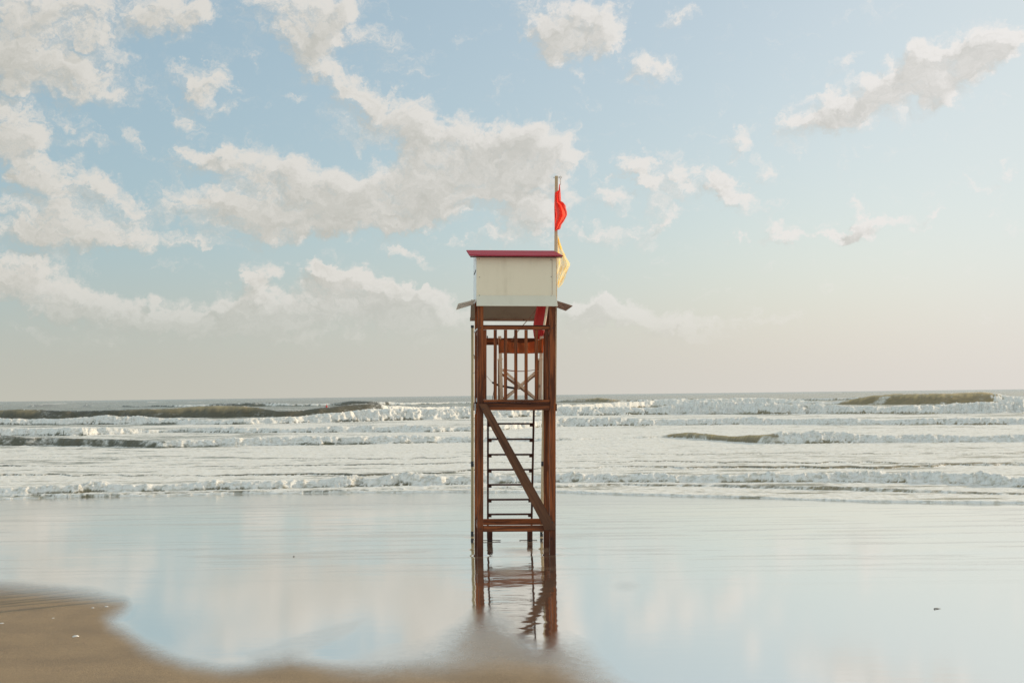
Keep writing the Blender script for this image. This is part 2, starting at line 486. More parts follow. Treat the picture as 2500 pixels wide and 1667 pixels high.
# ------------------------------------------------------------------ sun
sl = bpy.data.lights.new('sun', 'SUN'); sl.energy = 3.5; sl.angle = R(0.5); sl.color = (1.0, .84, .64)
so = bpy.data.objects.new('sun', sl); C.objects.link(so)
sd = Vector((math.sin(SUN_AZ) * math.cos(SUN_EL), math.cos(SUN_AZ) * math.cos(SUN_EL), math.sin(SUN_EL)))
so.rotation_euler = sd.to_track_quat('Z', 'Y').to_euler()
so.location = (30, 20, 20)

# ------------------------------------------------------------------ beach
def halfw(D): return np.maximum(D, 0) * .42 + 2.0

def hor(x): return 979.0 - .012 * x
def curve_D(pts):                 # photo pixels of a line on the ground -> (t, D)
    ts, ds = [], []
    for x, y in pts:
        p = G(x, y); ts.append(p.x / p.y); ds.append(p.y)
    return np.array(ts), np.array(ds)

dn = np.exp(np.linspace(math.log(8.5), math.log(38), 430))
D = np.concatenate([[-80, -30, -10, -3, 0, 2, 3.5, 5, 6, 7, 7.8], dn, [44, 60]])
tt = np.concatenate([[-14, -8, -4, -2.4, -1.6, -1.2], np.linspace(-1, 1, 800), [1.2, 1.6, 2.4, 4, 8, 14]])
TT, DD = np.meshgrid(tt, D)
X = TT * halfw(DD); Y = DD
px, py = proj(X, Y, 0 * X)
front = (DD > 8)
# matte damp sand outline (photo survey)
M = [(-900,1436),(0,1437),(70,1442),(150,1450),(240,1463),(300,1476),(285,1492),(262,1512),(268,1530),(300,1552),(345,1582),(400,1606),(455,1626),(540,1643),(600,1641),(655,1631),(710,1622),(760,1630),(810,1642),(900,1653),(1000,1648),(1085,1646),(1150,1640),(1210,1632),(1290,1634),(1345,1640),(1390,1668),(1430,1720),(1500,1800),(1600,2600),(-900,2600)]
def sdf(PX, PY, poly):
    d = np.full(PX.shape, 1e9); inside = np.zeros(PX.shape, bool)
    n = len(poly)
    for i in range(n):
        ax_, ay_ = poly[i]; bx_, by_ = poly[(i + 1) % n]
        ex, ey = bx_ - ax_, by_ - ay_
        wx, wy = PX - ax_, PY - ay_
        k = np.clip((wx * ex + wy * ey) / (ex * ex + ey * ey), 0, 1)
        d = np.minimum(d, np.hypot(wx - ex * k, wy - ey * k))
        cond = ((ay_ > PY) != (by_ > PY))
        with np.errstate(divide='ignore', invalid='ignore'):
            xi = ax_ + (PY - ay_) / (by_ - ay_ + 1e-12) * ex
        inside ^= cond & (PX < xi)
    return np.where(inside, -d, d)
PX = px + (fbm(X * 1.3, Y * 1.3, 4, 5) - .5) * 15
PY = py + (fbm(X * 1.7 + 40, Y * 1.1, 4, 6) - .5) * 9
sdM = sdf(PX, PY, M)
blur = 40 + 46 * sstep(1380, 1640, px) + 10 * fbm(X * 1.0, Y * .7, 2, 9)
wet = sstep(-.75 * 1, 1.0, sdM / blur)
# thinning film in front of the tower
Lx = [300, 600, 760, 880, 1000, 1110, 1150, 1195, 1235, 1270, 1310, 1365, 1420, 1500, 1650, 2500]
Ly = [1700, 1615, 1590, 1560, 1535, 1490, 1462, 1460, 1482, 1515, 1545, 1526, 1545, 1590, 1665, 1760]
over = PY - np.interp(px, Lx, Ly) + (fbm(X * 3.0, Y * 1.4, 4, 21) - .5) * 40
semi = sstep(-6, 110, over)
semi_edge = sstep(-9, 20, over)
sw = sdf(PX, PY, [(590,1592),(700,1560),(820,1520),(900,1505),(860,1545),(760,1590),(650,1625)])
semi = np.maximum(semi, .45 * sstep(22, -12, sw))
sw2 = np.exp(-(((px - 1530) / 48) ** 2 + ((py - 1430) / 20) ** 2))
film = (1 - .20 * sstep(25, 30, DD)) * wet * (1 - .15 * semi_edge * sstep(1050, 1160, px) * sstep(1560, 1400, px) - .38 * semi) * (1 - .22 * sw2) 
# streaky sediment near tower feet
hump = np.exp(-(((px - 1272) / 62) ** 2 + ((PY - 1345 + .00035 * (px - 1272) ** 2) / 6.5) ** 2))
hump2 = np.exp(-(((px - 1270) / 48) ** 2 + ((PY - 1327) / 3.5) ** 2)) * .55
hump3 = np.exp(-(((px - 1400) / 70) ** 2 + ((PY - 1308 + (px - 1400) * .05) / 4.5) ** 2)) * .5
refl_gap = np.exp(-(((px - 1245) / 38) ** 2 + ((PY - 1396) / 12) ** 2)) * .75
silt = np.clip(np.maximum(np.maximum(hump, hump2), np.maximum(hump3, refl_gap)), 0, 1)
st = sfbm(X * .55, Y * 5.0, 4, 33)
silt = np.maximum(silt, .50 * sstep(.54, .74, st) * sstep(1440, 1340, py) * sstep(1215, 1240, py))
# relief
Z = .0035 * (sfbm(X * .35, Y * 1.2, 3, 41) - .5) * sstep(14, 22, DD)
leg_pts = [G(1173, 1356), G(1349, 1354), G(1162, 1341), G(1331, 1339), G(1196, 1319), G(1292, 1319), G(1153, 1311), G(1322, 1311)]
near = np.zeros(X.shape)
for q in leg_pts:
    rr = np.hypot(X - q.x, (Y - q.y))
    near = np.maximum(near, np.exp(-(rr / .22) ** 2))
    Z += .0060 * np.cos(rr * 36) * np.exp(-(rr / .17) ** 1.3) - .006 * np.exp(-(rr / .10) ** 2)
Z += .006 * near * (fbm(X * 13, Y * 8, 3, 51) - .5)
pool = np.exp(-(np.maximum(np.abs(px - 1258) - 70, 0) / 60) ** 2) * sstep(1270, 1300, py)
Z += .0022 * pool * (sfbm(X * 5, Y * 8, 3, 55) - .5)
Z += .012 * hump * 0.6
dry = 1 - wet
Z += .02 * dry * (fbm(X * .4, Y * .4, 2, 61)) + .0016 * dry * (fbm(X * 14, Y * 14, 3, 62) - .5)
Z = np.where(DD > 36, -(DD - 36) * .06, Z)
Z = np.where(DD < 7, Z + (7 - DD) * .015, Z)

bm_, t, b, out = new_mat('wet_sand')
geo = t.n('ShaderNodeNewGeometry').outputs['Position']
fa = t.attr('film'); sa = t.attr('silt')
n_f = t.noise(geo, 55, 3, .6)
n_g = t.noise(t.map(geo, (1, .6, 1)), 12, 5, .75)
edge_z = t.m('MULTIPLY', t.sm(fa, .02, .3), t.sm(fa, .98, .6))
fa_n = t.m('ADD', fa, t.m('MULTIPLY', edge_z, t.m('ADD', t.m('MULTIPLY', t.m('SUBTRACT', n_f, .5), .34), t.m('MULTIPLY', t.m('SUBTRACT', n_g, .5), .40))), clamp=True)
grain = t.noise(geo, 160, 3, .7)
patch = t.noise(t.map(geo, (1.0, 1.0, 1)), 1.4, 5, .6)
csand = t.mix(t.sm(grain, .3, .7), c4(.145, .094, .046), c4(.50, .335, .175))
csand = t.mix(t.sm(patch, .35, .7, 0, .35), csand, c4(.13, .088, .052))
cwet = c4(.34, .27, .19)
csilt = c4(.40, .28, .18)
ccol_ = t.mix(t.sm(fa_n, .15, .8), csand, cwet)
ccol_ = t.mix(sa, ccol_, csilt)
t.set(b.inputs['Base Color'], ccol_)
t.set(b.inputs['Roughness'], t.m('ADD', t.sm(fa_n, .0, .60, .62, .30, 'LINEAR'), t.sm(fa_n, .60, .9, 0, -.24, 'LINEAR')))
b.inputs['IOR'].default_value = 1.33
gl = t.n('ShaderNodeBsdfGlossy', {'distribution': 'GGX'}, Color=c4(1.0, .97, .925))
t.set(gl.inputs['Roughness'], t.m('ADD', t.m('ADD', t.sm(fa_n, .0, .62, .42, .20, 'LINEAR'), t.sm(fa_n, .62, .90, 0, -.155, 'LINEAR')), t.m('MULTIPLY_ADD', sa, .12, t.m('MULTIPLY_ADD', t.attr('pool'), -.028, .028))))
gw = t.m('MULTIPLY', t.m('MULTIPLY', t.m('POWER', t.sm(fa_n, .0, .88, .0, 1.0, 'LINEAR'), 1.35), .90), t.m('MULTIPLY_ADD', sa, -.80, 1.0))
rip = t.noise(t.map(geo, (.9, 3.5, 1)), 2.2, 4, .55)
rip2 = t.noise(t.map(geo, (1.0, 2.2, 1)), 14, 3, .5)
hgt = t.m('ADD', t.m('MULTIPLY', rip, .6), t.m('MULTIPLY', rip2, .07))
b1 = t.bump(hgt, .10, .01)
gb = t.n('ShaderNodeBump', None, Height=t.m('ADD', t.m('MULTIPLY', grain, 1.0), t.noise(geo, 40, 4)), Strength=t.sm(fa_n, .05, .75, .55, 0, 'LINEAR'), Distance=.004, Normal=b1)
t.set(b.inputs['Normal'], gb.outputs[0]); t.set(gl.inputs['Normal'], gb.outputs[0])
mx = t.n('ShaderNodeMixShader', None, i0=gw, i1=b.outputs[0], i2=gl.outputs[0]); t.set(out.inputs[0], mx.outputs[0])
beach = grid_mesh('beach', X, Y, Z, bm_, {'film': film, 'silt': silt, 'pool': pool})
tag(beach, kind='structure')

# ------------------------------------------------------------------ sea
SH = [(-300,1222),(0,1218),(270,1213),(550,1207),(830,1204),(1100,1201),(1360,1202),(1500,1208),(1640,1212),(1820,1217),(2140,1225),(2500,1228),(2800,1230)]
dn = np.exp(np.linspace(math.log(26.0), math.log(420), 1000))
df = np.exp(np.linspace(math.log(420), math.log(9000), 130))[1:]
D = np.concatenate([dn, df])
tt = np.concatenate([[-6, -3, -2, -1.5, -1.2], np.linspace(-1, 1, 1180), [1.2, 1.5, 2, 3, 6]])
TT, DD = np.meshgrid(tt, D)
X = TT * halfw(DD); Y = DD
t_ = X / DD                           # sideways / forward
pxx = CX + F * t_
def cur(pts):
    ts, ds = curve_D(pts); return np.interp(t_, ts, ds)
def ctl(pts):                          # plain control values over photo x
    xs, vs = zip(*pts); return np.interp(pxx, xs, vs)

n_big = fbm(X * .06, Y * .05, 3, 101)
sz = sstep(10, 60, DD)
Zs = np.full(X.shape, .012)
foam = np.zeros(X.shape)
sil_glow = np.zeros(X.shape)                # backlight glow painted into the crests; also silt in the water
clean = np.zeros(X.shape)              # unbroken wave faces: no foam

def wave(toe, Hc, foamc, wf_k=1.3, wb_k=6.0, jit=.6, jl=.25, seed=1, rough=.25, goldc=None, crestfoam=0.0, tail=1.0):
    """one breaker: toe line, crest height and broken-ness along the shore; only the rows it reaches are touched"""
    ts, ds = curve_D(toe)
    Hm = max(v for _, v in Hc)
    r0 = max(0, np.searchsorted(D, ds.min() - 3 * jit - 1) - 1)
    r1 = min(len(D), np.searchsorted(D, ds.max() + 3 * jit + Hm * 2 + 3.2 * Hm * wb_k * max(1, tail)) + 1)
    sl_ = slice(r0, r1)
    x1, t1 = X[sl_], t_[sl_]
    y1 = Y[sl_]
    lat = X[(r0 + r1) // 2][None, :] * np.ones((1, 1))      # along-shore coordinate for 1-D noise
    pj = pxx[(r0 + r1) // 2][None, :]
    scale_j = .35 + .65 * fbm(lat * jl * .3, lat * 0 + seed, 2, seed + 3)
    Dt = np.interp(t_[(r0 + r1) // 2][None, :], ts, ds) + ((fbm(lat * jl, lat * 0 + seed * 3.3, 4, seed) - .5) * 3.4 * jit + (fbm(lat * jl * 6, lat * 0 + seed, 3, seed + 9) - .5) * 1.6 * jit) * scale_j
    def c_(pts, wob=0):
        xs, vs = zip(*pts); return np.interp(pj + wob, xs, vs)
    A = c_(Hc) * (.72 + .56 * fbm(lat * jl * .6 + 9, lat * 0, 3, seed + 50) + c_(foamc) * .9 * (fbm(lat * jl * 2.5 + 3, lat * 0, 4, seed + 52) - .5))
    s = y1 - Dt
    k = np.maximum(A, .08)
    km = max(Hm * .6, .1)
    bub = fbm(x1 * .9 / km ** .7, y1 * .9 / km ** .7, 6, seed + 7, .68)
    bub2 = fbm(x1 * 3.2 / km ** .7 + 7, y1 * 3.2 / km ** .7, 3, seed + 8, .6)
    wob = (bub - .5) * 60 + (fbm(x1 * .3, y1 * .3, 3, seed + 77) - .5) * 50
    xs, vs = zip(*foamc); fo = np.interp(pj + wob, xs, vs)
    fog = c_(foamc)
    wf = np.maximum(A, .05) * (wf_k * 1.5 * (1 - fog) + wf_k * 2.3 * fog)
    wb = np.maximum(A, .05) * wb_k
    q = s / wf + (bub - .5) * 1.1 * fo + (bub2 - .5) * .35 * fo
    rise = sstep(0, 1, q)
    fall = np.exp(-np.maximum(s - wf, 0) ** 1.3 / wb ** 1.3)
    prof = rise * fall
    spike = np.maximum(bub2 - .62, 0) * 1.3 * sstep(.8, 1.3, q) * np.exp(-np.maximum(q - 1.6, 0) / 1.2)
    z = A * prof * (1 + fo * rough * (1.2 * (bub - .5) + .5 * (bub2 - .5)) + fo * rough * spike + (1 - fo) * .16 * (fbm(x1 * .12, y1 * .2, 4, seed + 61) - .5))
    Zs[sl_] = np.maximum(Zs[sl_], Zs[sl_] * .5 + z)
    fm = fo * sstep(.10, .48, q + (bub2 - .5) * .3) * np.exp(-np.maximum(s - wf, 0) / (wb * tail))
    foam[sl_] = np.maximum(foam[sl_], np.clip(fm * (.42 + 1.0 * sstep(.25, .6, bub)), 0, 1))
    if crestfoam:
        cf = crestfoam * sstep(.8, 1.05, s / wf) * np.exp(-np.maximum(s - wf, 0) / (wf * .7)) * sstep(.50, .60, bub)
        foam[sl_] = np.maximum(foam[sl_], cf)
    str_ = fbm(x1 * .25, y1 * .8, 4, seed + 31)
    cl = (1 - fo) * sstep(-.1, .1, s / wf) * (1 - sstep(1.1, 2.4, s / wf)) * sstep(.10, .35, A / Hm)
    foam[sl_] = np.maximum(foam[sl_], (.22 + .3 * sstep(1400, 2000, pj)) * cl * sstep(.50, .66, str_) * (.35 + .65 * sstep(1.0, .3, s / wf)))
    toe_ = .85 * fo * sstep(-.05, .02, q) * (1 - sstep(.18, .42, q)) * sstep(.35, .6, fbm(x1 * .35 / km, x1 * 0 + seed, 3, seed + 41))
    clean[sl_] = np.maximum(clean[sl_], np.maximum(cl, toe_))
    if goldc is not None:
        sil_glow[sl_] = np.maximum(sil_glow[sl_], c_(goldc) * cl * sstep(.35, .95, s / wf + (bub - .5) * .6))

# far swell to the horizon
for i, (dc, a) in enumerate([(620, .55), (800, .8), (1050, .7), (1500, .8), (2300, .8), (520, .5), (450, .55)]):
    ph = dc + 60 * (fbm(X * .006, 0 * X + i, 3, 300 + i) - .5) * 2
    am = a * np.maximum(0, fbm(X * .012 + i * 7, 0 * X, 3, 320 + i) - .42) * 3.2
    z = am * np.exp(-((DD - ph) / (dc * .028)) ** 2)
    Zs = np.maximum(Zs, z)
    br = sstep(.58, .66, fbm(X * .03 + 31 * i, Y * .01, 3, 340 + i)) * sstep(.2, .5, am)
    foam = np.maximum(foam, .55 * br * np.exp(-((DD - ph + dc * .01) / (dc * .012)) ** 2))

# W5 outer peaks
wave([(-300,996),(0,996),(230,994),(420,994),(700,992),(900,990),(1100,986),(1600,980),(2500,976)],
     [(0,.9),(40,1.0),(150,1.15),(240,.7),(330,.3),(560,1.0),(650,1.15),(730,.5),(800,.6),(860,1.25),(930,1.0),(1000,.6),(1380,.7),(1460,1.2),(1520,.6),(1680,.9),(1740,.5),(1830,.9),(1900,.6),(2500,.7)],
     [(0,.0),(380,.1),(470,.8),(530,.3),(600,.1),(700,.7),(790,.7),(850,.05),(930,.1),(960,.9),(1250,.95),(1400,.3),(1460,.1),(1600,.8),(1700,.2),(1900,.6),(2060,.5),(2500,.7)],
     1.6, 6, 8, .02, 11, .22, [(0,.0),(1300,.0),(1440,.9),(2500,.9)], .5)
# W4 big breaking line
wave([(-300,1024),(0,1023),(300,1021),(600,1019),(700,1018),(830,1016),(940,1013),(1100,1006),(1360,1002),(1600,994),(1900,990),(2070,988),(2300,987),(2500,984)],
     [(0,1.2),(60,1.3),(140,1.15),(250,1.2),(330,1.4),(420,1.5),(520,1.7),(600,1.5),(680,.8),(740,.8),(830,1.25),(900,1.45),(925,1.5),(942,1.0),(975,.95),(1100,.9),(1360,.8),(1700,.9),(1850,1.2),(1960,.7),(2030,.45),(2080,.8),(2130,1.3),(2200,1.5),(2330,1.4),(2400,1.55),(2450,1.2),(2500,.8),(2800,1.0)],
     [(0,.0),(930,.0),(944,1.0),(2040,1.0),(2075,.03),(2430,.03),(2455,.95),(2800,.9)],
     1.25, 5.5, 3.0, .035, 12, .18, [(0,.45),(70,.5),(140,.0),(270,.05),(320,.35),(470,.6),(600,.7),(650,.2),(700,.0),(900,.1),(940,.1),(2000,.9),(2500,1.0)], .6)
# foam bore in front of it
wave([(-300,1040),(0,1037),(300,1036),(600,1036),(830,1031),(1100,1024),(1360,1016),(1600,1012),(1900,1011),(2200,1010),(2500,1008)],
     [(0,.55),(180,.5),(280,.75),(420,.6),(520,.35),(700,.45),(830,.75),(940,.85),(1100,.75),(1360,.75),(1600,.8),(1750,1.1),(1880,1.0),(2050,.75),(2300,.7),(2500,.95)],
     [(0,.95),(2500,.95)], 1.7, 8, 2.0, .06, 13, .26, None, .3, 2.2)
# W3
wave([(-300,1064),(0,1064),(180,1064),(400,1057),(700,1056),(1050,1055),(1200,1050),(1383,1040),(1600,1038),(2500,1037)],
     [(0,.42),(250,.4),(400,.18),(470,.35),(560,.45),(700,.3),(980,.42),(1100,.25),(1200,.35),(1383,.5),(1480,.42),(1800,.4),(2100,.3),(2500,.35)],
     [(0,.95),(380,.8),(430,.5),(520,.95),(2500,.95)], 1.2, 7, 1.2, .12, 14, .32, None, .3, 1.8)
# W2
wave([(-300,1092),(0,1090),(120,1088),(230,1090),(300,1091),(400,1094),(560,1090),(850,1086),(1100,1081),(1300,1077),(1500,1072),(1650,1068),(1780,1078),(1880,1083),(2000,1083),(2200,1081),(2500,1079)],
     [(-300,.5),(0,.48),(60,.38),(150,.35),(250,.32),(400,.30),(520,.34),(850,.3),(1000,.34),(1100,.26),(1300,.2),(1500,.06),(1620,.12),(1680,.32),(1780,.24),(1850,.36),(1900,.42),(2100,.36),(2300,.30),(2500,.34)],
     [(-300,.3),(0,.45),(60,.2),(130,.35),(180,.1),(260,.3),(320,.1),(380,.3),(430,.65),(560,.8),(1200,.8),(1400,.4),(1600,.1),(1640,.02),(1870,.05),(1905,.85),(2500,.8)],
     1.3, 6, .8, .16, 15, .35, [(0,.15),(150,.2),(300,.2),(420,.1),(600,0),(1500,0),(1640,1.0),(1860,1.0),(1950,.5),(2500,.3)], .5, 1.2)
# small bars between W1 and W2
for sd_, toe, hc in ((21, [(0,1140),(700,1139),(1400,1128),(2500,1132)], .035), (22, [(0,1118),(900,1120),(1500,1109),(2500,1108)], .025),
                     (23, [(0,1163),(760,1163),(940,1160),(1250,1145),(2500,1140)], .055)):
    wave(toe, [(0, hc), (400, hc * .3), (850, hc), (1300, hc * .4), (1800, hc), (2500, hc)], [(0, .5), (900, .15), (1500, .4), (1900, .1), (2500, .4)], 1.6, 9, 1.2, .3, sd_, .3)
# W1 shore break
wave([(-300,1212),(0,1210),(200,1206),(398,1200),(702,1195),(1100,1185),(1360,1178),(1550,1178),(1748,1177),(1950,1179),(2150,1180),(2378,1185),(2420,1190),(2500,1193),(2800,1195)],
     [(-300,.2),(0,.16),(200,.17),(400,.17),(700,.19),(1000,.24),(1200,.20),(1360,.19),(1600,.17),(1800,.16),(1960,.22),(2080,.28),(2300,.22),(2500,.26)],
     [(-300,.9),(0,.9),(2500,.95)], 1.1, 6, .35, .55, 16, .42, None, .0, 1.9)
# thin swash lips in front
wave([(0,1216),(270,1212),(550,1206),(1100,1196),(1360,1192),(1520,1186),(1760,1190),(2000,1197),(2200,1203),(2500,1210)],
     [(0,.05),(700,.03),(1300,.05),(1700,.06),(2100,.075),(2500,.05)], [(0,.75),(500,.4),(1100,.6),(1800,.35),(2500,.5)], 1.4, 8, .2, .5, 17, .4, None, .3)

shore = cur(SH) + (fbm(X * .5, 0 * X + 2, 4, 71) - .5) * .7
es = DD - shore
lip = .028 * sstep(0, .12, es) * (.5 + fbm(X * .8, 0 * X, 2, 73))
Zs = Zs + lip * np.exp(-np.maximum(es, 0) / 1.5)
foam = np.maximum(foam, .55 * sstep(0, .05, es) * np.exp(-np.maximum(es, 0) / .35) * sstep(.4, .6, fbm(X * 3, Y * 3, 4, 75)))
# general chop
chop = sfbm(X * .55, Y * 1.6, 4, 81) - .5
Zs += chop * (.05 * sstep(34, 60, DD) + .12 * sstep(90, 250, DD)) + .018 * (sfbm(X * 2.2, Y * 4.5, 3, 84) - .5)
Zs += .5 * sstep(150, 500, DD) * (sfbm(X * .06, Y * .12, 4, 86) - .5)
# lying foam between the breakers
sil_glow = np.maximum(sil_glow, ctl([(300, .06), (900, .08), (1500, .22), (2500, .36)]) * (1 - sstep(500, 2500, DD)))
sil_glow = np.maximum(sil_glow, .16 * sstep(60, 35, DD))
base_f = np.interp(DD, [26, 34, 40, 60, 120, 170, 240, 330, 600], [.62, .60, .64, .66, .62, .50, .36, .20, .06])
lay_n = sfbm(X * .45, Y * 2.0, 5, 91, .6); lay_f = sfbm(X * .16, Y * .45, 5, 93, .6)
lay = lay_n + (lay_f - lay_n) * sstep(55, 130, DD)
patchy = fbm(X * .05, Y * .05, 3, 92)
side = ctl([(0, -.05), (700, 0), (1300, .05), (2500, .10)])
lf = sstep(.30, .62, lay * .75 + base_f * .62 + (patchy - .5) * .35 - .20 + side * .4)
lf *= np.interp(DD, [26, 60, 170, 300, 900], [.80, .80, .70, .44, .12])
foam = np.maximum(foam, lf * (1 - clean))
Zs += foam * .02 * (fbm(X * 5, Y * 5, 3, 95) - .5)
Zs = np.where(es < 0, -.04 + np.maximum(es, -1) * .05, Zs)
Zs = np.where(DD > 2500, Zs * .3, Zs)

sm_, t, b, out = new_mat('sea_water')
geo = t.n('ShaderNodeNewGeometry').outputs['Position']
fa = t.attr('foam'); ga = t.attr('silt_glow')
fn = t.noise(t.map(geo, (1.0, 1.0, 1.6)), 3.0, 7, .72)
fn2 = t.noise(t.map(geo, (.75, .62, 1.2)), 1.0, 6, .62)
fn3 = t.noise(t.map(geo, (.17, .15, 1.2)), 1.0, 5, .62)
ysep = t.n('ShaderNodeSeparateXYZ', None, i0=geo).outputs[1]
nearw = t.sm(ysep, 70, 150, 1.25, .35); farw = t.sm(ysep, 55, 140, .25, 1.15)
fmask = t.sm(t.m('ADD', fa, t.m('ADD', t.m('MULTIPLY', t.m('SUBTRACT', fn, .5), .95), t.m('ADD', t.m('MULTIPLY', t.m('SUBTRACT', fn2, .5), nearw), t.m('MULTIPLY', t.m('SUBTRACT', fn3, .5), farw)))), .16, .70)
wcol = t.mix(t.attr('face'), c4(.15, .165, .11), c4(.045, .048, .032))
wcol = t.mix(ga, wcol, c4(.88, .63, .29))  # gold stands in for sun shining through crests; also tints silt-laden water
wcol = t.mix(t.sm(t.noise(t.map(geo, (.5, 1, 1.5)), 1.2, 5, .6), .35, .7, 0, .5), wcol, c4(.16, .14, .085))
t.set(b.inputs['Base Color'], wcol)
t.set(b.inputs['Roughness'], .16)
t.set(b.inputs['IOR'], 1.33)
wn = t.noise(t.map(geo, (.8, 1.8, 1)), 3.0, 6, .6)
t.set(b.inputs['Normal'], t.bump(wn, .9, .22))
fb = t.n('ShaderNodeBsdfPrincipled')
lump = t.noise(t.map(geo, (1, 1, 2.2)), 5.5, 6, .7)
t.set(fb.inputs['Base Color'], t.mix(t.sm(lump, .34, .56), c4(.62, .565, .45), c4(.88, .84, .75)))
t.set(fb.inputs['Roughness'], .8)
t.set(fb.inputs['Normal'], t.bump(lump, .5, .10))
mx = t.n('ShaderNodeMixShader', None, i0=fmask, i1=b.outputs[0], i2=fb.outputs[0])
t.set(out.inputs[0], mx.outputs[0])
sea = grid_mesh('sea', X, Y, Zs, sm_, {'foam': foam, 'silt_glow': sil_glow, 'face': clean})
tag(sea, kind='structure')

# ------------------------------------------------------------------ the tower
pf = S(1261.5, 1355.5, 20.0); pb = S(1249.5, 1338.0, 21.05)
base_p = (pf + pb) / 2; base_p.z = 0
YAW = R(3.76)
MT = Matrix.Translation(base_p) @ Matrix.Rotation(ROLL, 4, 'Y') @ Matrix.Rotation(YAW, 4, 'Z')
MTI = MT.inverted()
def L(px, py, D): return MTI @ S(px, py, D)      # survey point in tower coordinates

tower = empty('lifeguard_tower', MT)
tag(tower, 'reddish brown wooden lifeguard tower with cream hut and crimson roof on the wet beach', 'lifeguard tower')

hw, hd, pw = .546, .525, .082
for sx_ in (-1, 1):
    for sy in (-1, 1):
        x0, x1 = sorted((sx_ * hw, sx_ * (hw - pw)))
        y0, y1 = sorted((sy * hd, sy * (hd - pw)))
        box('post', (x0, y0, -.3), (x1, y1, 4.06 if sy < 0 else 4.16), wood_v, tower, .005)
# lower rails
xi, yi = hw - pw - .001, hd - pw - .001
box('lower_rail', (-xi, -hd + .012, .328), (xi, -hd + .052, .414), wood_h, tower)
box('lower_rail', (-xi, hd - .052, .333), (xi, hd - .012, .421), wood_h, tower)
for sx_ in (-1, 1):
    box('lower_rail', (sx_ * (hw - .055), -yi, .33), (sx_ * (hw - .015), yi, .415), wood_y, tower)
# deck beams and deck
box('deck_beam', (-xi, -hd + .010, 2.012), (xi, -hd + .050, 2.102), wood_h, tower)
box('deck_beam', (-xi, hd - .050, 2.012), (xi, hd - .010, 2.102), wood_h, tower)
for sx_ in (-1, 1):
    box('deck_beam', (sx_ * (hw + .003), -hd + .002, 2.0), (sx_ * (hw + .018), hd - .002, 2.102), wood_y, tower, .002)
deck_bm = bmesh.new()
nb = 9
for i in range(nb):
    y0 = -hd - .006 + (2 * hd + .012) / nb * i
    full = .568 if 0 < i < nb - 1 else xi
    if i in (0, nb - 1):
        add_box(deck_bm, (-xi, y0, 2.105), (xi, y0 + (2 * hd + .012) / nb - .008, 2.124), .002)
    else:
        add_box(deck_bm, (-xi if i in (1, nb-2) else -.568, y0, 2.105), (xi if i in (1, nb-2) else .568, y0 + (2 * hd + .012) / nb - .008, 2.124), .002)
obj('deck', deck_bm, wood_dark, tower)
# railings
def balusters(side):
    for i in range(7):
        if side == 'front':
            x = L(1184 + i * 25.25, 890, 20.0).x
            o = box('baluster', (x - .0225, -hd + .026, 2.162), (x + .0225, -hd + .05, 3.134), wood_v, tower, .003)
            o.rotation_euler.y = 0
box('top_rail', (-xi, -hd + .012, 3.137), (xi, -hd + .062, 3.183), wood_h, tower)
box('rail_cap', (-xi, -hd + .004, 3.184), (xi, -hd + .078, 3.199), wood_dark, tower, .003)
box('bottom_rail', (-xi, -hd + .012, 2.126), (xi, -hd + .058, 2.160), wood_h, tower)
balusters('front')
for sx_ in (-1, 1):
    box('top_rail', (sx_ * (hw - .012), -yi, 3.08), (sx_ * (hw - .052), yi, 3.13), wood_y, tower)
    box('bottom_rail', (sx_ * (hw - .012), -yi, 2.128), (sx_ * (hw - .052), yi, 2.165), wood_y, tower)
    for i in range(5):
        y = -yi + .09 + i * (2 * yi - .18) / 4
        box('baluster', (sx_ * (hw - .022), y - .0225, 2.167), (sx_ * (hw - .044), y + .0225, 3.079), wood_v, tower, .003)
# sea side: one plank for a rail
box('back_rail', (-xi, hd - .045, 2.955), (xi, hd - .018, 3.058), wood_h, tower)
p = L(1190, 821, 20.98)
box('rail_peg', (p.x - .008, hd - .04, 3.0595), (p.x + .008, hd - .022, 3.09), dark_metal, tower, .002)
# diagonal brace, set on the outer face
a1, a2 = L(1178.5, 984, 19.98), L(1342, 1297, 19.98)
for a_ in (a1, a2): a_.y = -hd - .013
dx = (a2 - a1)
bm = bmesh.new()
lt, rt = L(1168.2, 985.5, 19.98), L(1188.8, 985.5, 19.98)
rb, rb2, lb = L(1356.0, 1282, 19.98), L(1355.5, 1294.5, 19.98), L(1330, 1294, 19.98)
lb2 = L(1326.5, 1283, 19.98)
front_v = []; back_v = []
for q in (lt, rt, rb, rb2, lb, lb2):
    front_v.append(bm.verts.new((q.x, -hd - .024, q.z))); back_v.append(bm.verts.new((q.x, -hd - .002, q.z)))
bm.faces.new(front_v); bm.faces.new(back_v[::-1])
for i in range(6):
    j = (i + 1) % 6
    bm.faces.new((front_v[i], back_v[i], back_v[j], front_v[j]))
bmesh.ops.recalc_face_normals(bm, faces=bm.faces)
bmesh.ops.bevel(bm, geom=bm.edges[:], offset=.002, segments=1, affect='EDGES')
obj('diagonal_brace', bm, wood_brace, tower)

